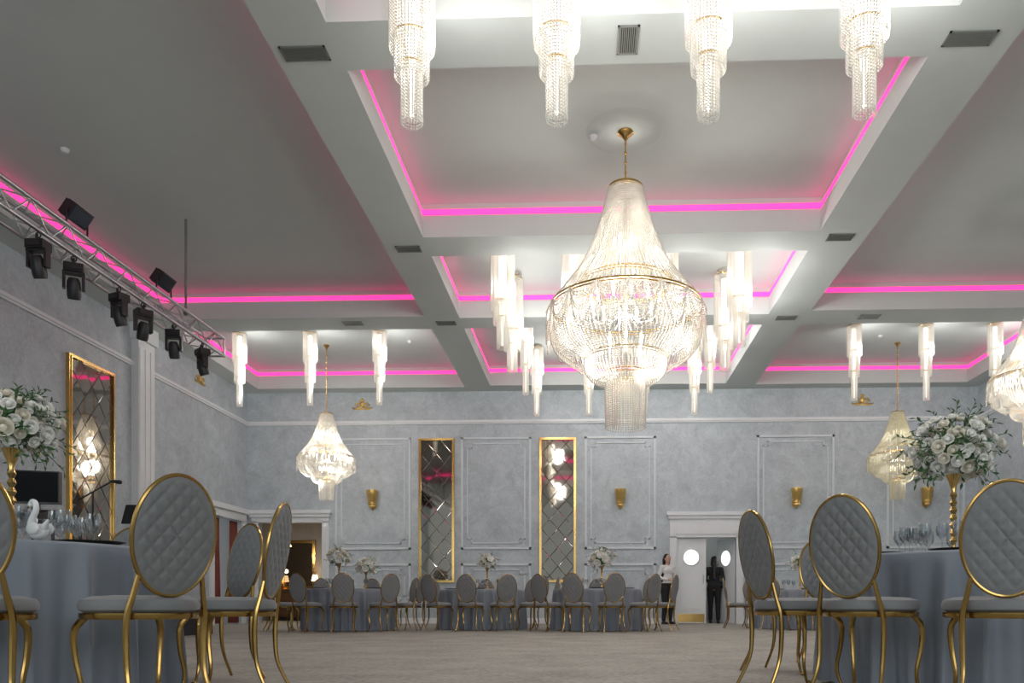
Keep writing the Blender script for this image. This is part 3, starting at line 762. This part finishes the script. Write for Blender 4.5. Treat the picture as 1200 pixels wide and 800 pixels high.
# ------------------------------------------------------------------ tables
def cloth_table(x, y, r, seed, label):
    rr = random.Random(seed); root = empty('banquet_table', (x, y, 0))
    g = MB(); g.lathe([(0,.72),(r-.02,.72),(r-.02,.742),(0,.742)], 48); g.lathe([(.25,0),(.25,.03),(.05,.06),(.05,.72)], 20); g.obj('table_frame', WOOD, root)
    ph = [rr.uniform(0, 6.28) for _ in range(4)]; n = 320; vs = []; fs = []
    prof = [(0,.75),(.3,.75),(.7,.75),(.97,.75),(1.0,.746),(1.008,.735)]
    rows = [(p*r, z, 0) for p, z in prof]+[(r*1.01, .735-.725*k/14, (k/14)**.6) for k in range(1, 15)]
    for (rad, z, f) in rows:
        for i in range(n):
            a = 2*pi*i/n
            s1 = 13*a+ph[0]+.7*sin(3*a+ph[1])
            w = 1.0*(1-2*abs(sin(s1))**.7)+.35*sin(41*a+ph[2]+sin(5*a))
            tw = .02*f*sin(7*a+ph[3])
            vs.append(((rad+f*.055*(w+.3))*cos(a+tw), (rad+f*.055*(w+.3))*sin(a+tw), z))
    for k in range(len(rows)-1):
        for i in range(n): j = (i+1) % n; fs.append((k*n+i, k*n+j, (k+1)*n+j, (k+1)*n+i))
    g = MB(); g.add(vs, fs); o = g.obj('tablecloth', CLOTH, root, False, False)
    bm = bmesh.new(); bm.from_mesh(o.data); bmesh.ops.remove_doubles(bm, verts=bm.verts, dist=.0002); bmesh.ops.recalc_face_normals(bm, faces=bm.faces); bm.to_mesh(o.data); bm.free()
    for p in o.data.polygons: p.use_smooth = True
    tag(root, label, 'table', 'round banquet tables'); return root
TL = (-2.95, 3.9); TR = (2.28, 4.85)
cloth_table(*TL, .79, 1, 'round banquet table draped in blue-grey cloth to the floor')
cloth_table(*TR, .84, 2, 'round banquet table draped in blue-grey cloth to the floor')
FT = [(-4.38,14.45),(-2.04,15.1),(.15,14.6),(4.1,15.65)]
for i, t in enumerate(FT): cloth_table(*t, .80, 10+i, 'round banquet table draped in blue-grey cloth to the floor')
put_chair(-1.67,3.15,*TL); put_chair(-2.26,2.76,*TL); put_chair(-1.60,4.02,*TL); put_chair(-2.2,5.0,*TL); put_chair(-3.05,5.2,*TL)
put_chair(1.22,3.85,*TR); put_chair(1.76,3.42,*TR); put_chair(.93,4.45,*TR); put_chair(1.2,5.75,*TR); put_chair(1.85,6.45,*TR)
ang = [[-138,-108,-78,195,-46,-15,50,90,130],[-122,-92,-64,-34,12,55,95,140],[-135,-107,-79,-50,-20,10,45,90],[180,-125,-90,-55,0,60,120]]
for t, al in zip(FT, ang):
    for d in al:
        a = radians(d); put_chair(t[0]+1.2*cos(a), t[1]+1.2*sin(a), *t, back=False, turn=R.uniform(-.12,.12))

# ------------------------------------------------------------------ flowers
def rose_mesh(mat, seed):
    rr = random.Random(seed); g = MB(); g.ell((0,0,.0), .42,.42,.5, 10, 7)
    for layer, (n, rad, h, op) in enumerate(((4,.5,.62,.1),(5,.72,.55,.35),(6,.95,.40,.65))):
        for k in range(n):
            a0 = 2*pi*k/n+layer*.5+rr.uniform(-.1,.1); wd = 2*pi/n*.72
            vs = []; fs = []
            for u in range(5):
                for v in range(5):
                    uu = u/4-.5; vv = v/4
                    rd = rad*(.35+.65*sin(vv*pi/2)*(1+op*vv*.45)); a = a0+uu*wd*2*(1-.25*vv*vv)
                    z = -.45+vv*(h+.45)-op*.35*vv**3-.12*abs(uu)*vv*2
                    vs.append((rd*cos(a), rd*sin(a), z))
            for u in range(4):
                for v in range(4): i = u*5+v; fs.append((i, i+1, i+6, i+5))
            g.add(vs, fs)
    me = g.mesh('blossom', [mat], True, False)
    for p in me.polygons: p.use_smooth = True
    return me
ROSES = [rose_mesh(PETAL, 1), rose_mesh(PETALC, 2), rose_mesh(PETAL, 3)]
def foliage(g, c, rad, n, seed, size=.09):
    rr = random.Random(seed)
    for k in range(n):
        a = rr.uniform(0, 2*pi); e = rr.uniform(-.7, 1.3)
        d = Vector((cos(a)*cos(e), sin(a)*cos(e), sin(e))); base = Vector(c)+d*rad*.6
        tip = Vector(c)+d*rad*rr.uniform(1.25, 2.05)+Vector((0,0,-.02))
        g.tube([base, base.lerp(tip,.5)+Vector((0,0,.015)), tip], .002, 4)
        for q in range(7):
            t = .4+.6*q/6; p = base.lerp(tip, t); s = size*rr.uniform(.6,1.1)
            u, v = orth(d); w = (u*cos(q*2.4)+v*sin(q*2.4)+d*.7).normalized(); sd = w.cross(d)
            if sd.length < .01: sd = u
            sd.normalize(); m_ = p+w*s*.5
            g.add([p, m_+sd*s*.17+d*.004, p+w*s, m_-sd*s*.17+d*.004, m_-Vector((0,0,s*.06))], [(0,1,4),(1,2,4),(2,3,4),(3,0,4)])
def arrangement(x, y, z0, zc, rad, nb, seed, label, vase=True, rs=.045, leafn=34):
    rr = random.Random(seed); root = empty('flower_arrangement', (x, y, z0)); zc -= z0
    g = MB(); zt = zc-rad*.55; q = min(1, zt/.3)
    pf = [(0,0),(.065*q,0),(.07*q,.012),(.025,.03),(.014,.06*q)]
    nb_ = 7
    for k in range(nb_):
        za = .08*q+(zt*.8-.08*q)*k/nb_; zb_ = .08*q+(zt*.8-.08*q)*(k+1)/nb_
        pf += [(.011,za),(.022,(za+zb_)/2)]
    pf += [(.012,zt*.8),(.022,zt*.88),(.036,zt*.96),(.045,zt),(.040,zt),(.015,zt*.85)]
    g.lathe(pf, 20); g.obj('vase', GOLD, root)
    g = MB(); g.ell((0,0,zc), rad*.5,rad*.5,rad*.42, 14, 9); foliage(g, (0,0,zc), rad*.75, leafn, seed, rad*.22); o = g.obj('foliage', [LEAF], root, True, False); o['kind'] = 'stuff'
    gaold = pi*(3-sqrt(5))
    for k in range(nb):
        h = 1-(k+.5)/nb*1.7; a = k*gaold; q = sqrt(max(0, 1-h*h)); d = Vector((q*cos(a), q*sin(a), h))
        p = Vector((0,0,zc))+Vector((d.x*rad, d.y*rad, d.z*rad*.85))*rr.uniform(.62,1.15)
        o = child(ROSES[rr.randrange(3)], 'blossom', root, p, sc=rs*rr.uniform(.62,1.2))
        o.rotation_mode = 'QUATERNION'; o.rotation_quaternion = d.to_track_quat('Z', 'Y')
    tag(root, label, 'flower arrangement', 'white floral centrepieces'); return root
arrangement(TL[0]+.05, TL[1], .75, 1.36, .20, 92, 1, 'white rose arrangement with greenery on a tall gold stand', rs=.035, leafn=54)
arrangement(TR[0]-.10, TR[1], .75, 1.375, .235, 98, 2, 'white rose arrangement with greenery on a slender gold stand', rs=.037, leafn=62)
arrangement(FT[0][0]-.2, FT[0][1], .75, 1.33, .19, 30, 3, 'low white flower arrangement with greenery on a far table', rs=.05, leafn=22)
arrangement(FT[0][0]+.28, FT[0][1]+.05, .75, 1.18, .19, 30, 4, 'low white flower arrangement with greenery on a far table', rs=.05, leafn=22)
arrangement(FT[1][0]+.1, FT[1][1], .75, 1.27, .18, 28, 5, 'low white flower arrangement with greenery on a far table', rs=.05, leafn=22)
arrangement(FT[2][0]+.08, FT[2][1], .75, 1.3, .23, 36, 6, 'white flower arrangement with greenery on a far table', rs=.05, leafn=26)
arrangement(FT[3][0], FT[3][1], .75, 1.3, .2, 30, 7, 'low white flower arrangement with greenery on a far table', rs=.05, leafn=22)

# ------------------------------------------------------------------ tableware
g = MB(); n = 20
prof = [(.034,.002),(.034,.004),(.006,.008),(.004,.02),(.004,.09),(.012,.1),(.032,.125),(.038,.155),(.034,.2),(.032,.2),(.036,.155),(.030,.127),(.008,.104)]
g.lathe(prof, n); wgm = g.mesh('wine_glass', [GLASS])
def glass(x, y, s=1.):
    o = bpy.data.objects.new('wine_glass', wgm); COL.objects.link(o); o.location = (x, y, .75); o.scale = (s,)*3
    tag(o, 'clear stemmed wine glass on the tablecloth', 'wine glass', 'wine glasses')
g = MB(); g.lathe([(0,0),(.1,0),(.155,.014),(.158,.017),(.15,.017),(.1,.006),(0,.006)], 36); plm = g.mesh('charger_plate', [CHARGER])
def setting(T_, a, full=True):
    px, py = T_[0]+.60*cos(a), T_[1]+.60*sin(a)
    o = bpy.data.objects.new('charger_plate', plm); COL.objects.link(o); o.location = (px, py, .751); tag(o, 'dark glossy charger plate set on the table', 'plate', 'charger plates')
    if full:
        for (dr, da) in ((.36,.16),(.40,-.05),(.33,.42)):
            glass(T_[0]+dr*cos(a+da), T_[1]+dr*sin(a+da), R.uniform(.85,1.0))
for k in range(8): setting(TL, radians(-18+45*k))
for k in range(8): setting(TR, radians(-120+45*k))
for T_ in FT:
    for k in range(6): setting(T_, radians(-90+60*k), k in (0,1,5))
sw = empty('swan_figurine', (-2.44, 3.44, .751), -.5)
g = MB(); g.ell((.01,0,.04),.06,.036,.036,16,10); g.caps((.05,0,.05),(.085,0,.085),.02,.006)
p = smooth_path([(-.03,0,.045),(-.055,0,.075),(-.035,0,.11),(-.012,0,.14),(-.02,0,.17),(-.045,0,.178),(-.062,0,.16)], .008)
g.tube(p, [.017-.007*i/(len(p)-1) for i in range(len(p))], 10); g.ell((-.058,0,.165),.016,.011,.012,10,7); g.obj('body', PORC, sw)
for s in (-1, 1):
    g = MB(); g.ell((.02,s*.032,.052),.052,.010,.028,14,8); g.obj('wing', PORC, sw)
g = MB(); g.caps((-.07,0,.158),(-.086,0,.148),.006,.003,8); g.obj('beak', GOLD, sw)
tag(sw, 'white porcelain swan figurine on the tablecloth', 'figurine')
for (x, y, a) in ((TR[0]-.12, TR[1]-.46, -.2),):
    g = MB(); g.add([(-.06,-.03,0),(.06,-.03,0),(.06,0,.14),(-.06,0,.14),(-.06,.03,0),(.06,.03,0)], [(0,1,2,3),(3,2,5,4)]); o = g.obj('menu_card', NAPKIN, smooth=False, fix=False); o.location = (x, y, .751); o.rotation_euler[2] = a; tag(o, 'small white folded menu card on the table', 'menu card', 'menu cards')

# ------------------------------------------------------------------ people
def bake(mb, name, mat, parent, vox=.008, it=3):
    o = mb.obj(name, mat, fix=True); rm = o.modifiers.new('r', 'REMESH'); rm.mode = 'VOXEL'; rm.voxel_size = vox; rm.use_smooth_shade = True
    s = o.modifiers.new('s', 'SMOOTH'); s.factor = .5; s.iterations = it
    bpy.context.view_layer.update()
    me = bpy.data.meshes.new_from_object(o.evaluated_get(bpy.context.evaluated_depsgraph_get())); bpy.data.objects.remove(o)
    me.materials.clear(); me.materials.append(mat)
    for p in me.polygons: p.use_smooth = True
    if parent is None:
        r = bpy.data.objects.new(name, me); COL.objects.link(r); return r
    return child(me, name, parent)
LIP = M('lip_red', (.45,.08,.08), .4)
def person(loc, rz, arms, top_mat, bottom_mat, label, sleeve=True, vest=None, hair_long=.35, stride=0.):
    B = MB(); hip = .87
    lg = []
    for s in (-1, 1):
        k = s*stride
        H_, K_, A_ = (s*.085,0,hip), (s*.09,-.02-k*.5,.48), (s*.095,.015-k,.085)
        lg.append((H_, K_, A_)); B.caps(H_, K_, .085, .053); B.caps(K_, A_, .053, .036)
        B.caps((A_[0],A_[1]+.02,.04),(A_[0]+s*.015,A_[1]-.13,.028),.036,.026)
    B.ell((0,.01,.94),.16,.11,.14); B.ell((0,0,1.11),.122,.088,.17); B.ell((0,-.005,1.27),.15,.1,.14)
    B.caps((-.145,0,1.355),(.145,0,1.355),.048,.048); B.caps((0,.005,1.36),(0,-.005,1.48),.05,.043)
    B.ell((0,-.01,1.565),.072,.09,.1); B.ell((0,-.045,1.51),.048,.05,.05); B.caps((0,-.098,1.57),(0,-.112,1.545),.009,.013)
    for s in (-1, 1): B.ell((s*.073,0,1.555),.012,.02,.03)
    for s, (el, ha) in zip((-1, 1), arms):
        sh = (s*.17,0,1.35); B.caps(sh, el, .044, .036); B.caps(el, ha, .036, .024)
        d = (Vector(ha)-Vector(el)).normalized(); u, v = orth(d); pc = Vector(ha)+d*.045
        B.caps(Vector(ha), pc+d*.03, .024, .026)
        for q in range(4):
            o_ = u*(q-1.5)*.017; ln = (.06,.075,.07,.055)[q]
            p1 = pc+o_+d*.05; p2 = p1+d*ln*.5+v*.006; p3 = p2+d*ln*.4+v*.018
            B.caps(pc+o_+d*.02, p2, .0095, .009, 8); B.caps(p2, p3, .009, .008, 8)
        B.caps(pc-u*.02, pc-u*.045+d*.035, .011, .010, 8); B.caps(pc-u*.045+d*.035, pc-u*.045+d*.06+v*.01, .010, .009, 8)
    body = bake(B, 'person', SKIN, None, .0065, 2); body.location = loc; body.rotation_euler[2] = rz
    C = MB()
    for H_, K_, A_ in lg: C.caps(H_, K_, .098, .068); C.caps(K_, (A_[0],A_[1],.11), .068, .052)
    C.ell((0,.01,.94),.172,.122,.13); bake(C, 'trousers', bottom_mat, body, .01, 3)
    C = MB(); C.ell((0,.005,1.0),.165,.115,.12); C.ell((0,0,1.12),.138,.102,.18); C.ell((0,-.005,1.27),.165,.115,.135); C.caps((-.15,0,1.35),(.15,0,1.35),.06,.06)
    for s, (el, ha) in zip((-1, 1), arms):
        C.caps((s*.17,0,1.35), el, .056, .046)
        if sleeve: C.caps(el, Vector(el).lerp(Vector(ha), .88), .046, .034)
    bake(C, 'blouse', top_mat, body, .01, 3)
    if vest:
        C = MB(); C.ell((0,.02,1.02),.172,.115,.12); C.ell((0,.02,1.12),.146,.105,.18); C.ell((0,.02,1.24),.166,.115,.13); bake(C, 'waistcoat', vest, body, .01, 3)
    C = MB(); C.ell((0,.018,1.59),.083,.092,.092); C.ell((0,.05,1.53),.075,.06,.09); C.caps((0,.07,1.54),(0,.1,1.54-hair_long),.075,.055)
    for s in (-1, 1): C.caps((s*.062,.0,1.6),(s*.075,.03,1.45),.024,.02)
    bake(C, 'hair', HAIR, body, .01, 2)
    for s in (-1, 1):
        e = MB(); e.ell((s*.03,-.088,1.575),.012,.008,.007,8,6); e.obj('eye', PORC, body)
        e = MB(); e.ell((s*.03,-.095,1.575),.005,.004,.006,8,6); e.obj('pupil', HAIR, body)
        e = MB(); e.caps((s*.018,-.094,1.595),(s*.043,-.088,1.596),.0035,.0025,6); e.obj('eyebrow', HAIR, body)
        e = MB(); A_ = lg[0 if s < 0 else 1][2]; e.caps((A_[0],A_[1]+.02,.042),(A_[0]+s*.015,A_[1]-.14,.03),.041,.030); e.box(A_[0]-.03,A_[1]-.15,0,A_[0]+.03,A_[1]+.05,.02); e.obj('shoe', BLACK, body)
    e = MB(); e.ell((0,-.094,1.518),.022,.008,.006,10,6); e.obj('lips', LIP, body)
    tag(body, label, 'person'); return body
person((1.86, 19.05, 0), .55, (((-.23,.04,1.1),(-.1,-.18,1.06)), ((.24,.05,1.1),(.17,-.12,.93))), SHIRTW, CLBLACK, 'person in white blouse and dark waistcoat standing beside the door', vest=CLBLACK, hair_long=.12)
person((3.12, 20.0, 0), pi-.15, (((-.22,.03,1.09),(-.2,-.1,.88)), ((.22,.03,1.09),(.08,-.2,1.02))), CLBLACK, CLBLACK, 'person with long dark hair in black walking through the doorway', hair_long=.42, stride=.1)

# ------------------------------------------------------------------ lights / world / camera
for (x, sz, e) in ((-5.0, 3.4, 85), (3.3, 5.0, 120)):  # unseen fill lamps added behind the camera, split to stay out of the mirrors
    l = bpy.data.lights.new('rear_fill_light', 'AREA'); l.shape = 'RECTANGLE'; l.size = sz; l.size_y = 3; l.energy = e; l.color = (.95, .99, 1.)
    o = bpy.data.objects.new('rear_fill_light', l); COL.objects.link(o); o.location = (x, -3.0, 3.0); o.rotation_euler = (radians(104), 0, 0)
w = bpy.data.worlds.new('world'); SC.world = w; w.use_nodes = True
w.node_tree.nodes['Background'].inputs[0].default_value = (.84, .92, .95, 1); w.node_tree.nodes['Background'].inputs[1].default_value = .5
SC.view_settings.view_transform = 'Standard'
SC.view_settings.exposure = .32
cam = bpy.data.cameras.new('camera'); cam.lens = 28; cam.sensor_width = 36; cam.shift_x = -57/1200; cam.shift_y = 308/1200; cam.clip_end = 200
co = bpy.data.objects.new('camera', cam); COL.objects.link(co); co.location = (0, 0, .47); co.rotation_euler = (pi/2, 0, radians(2.05)); SC.camera = co
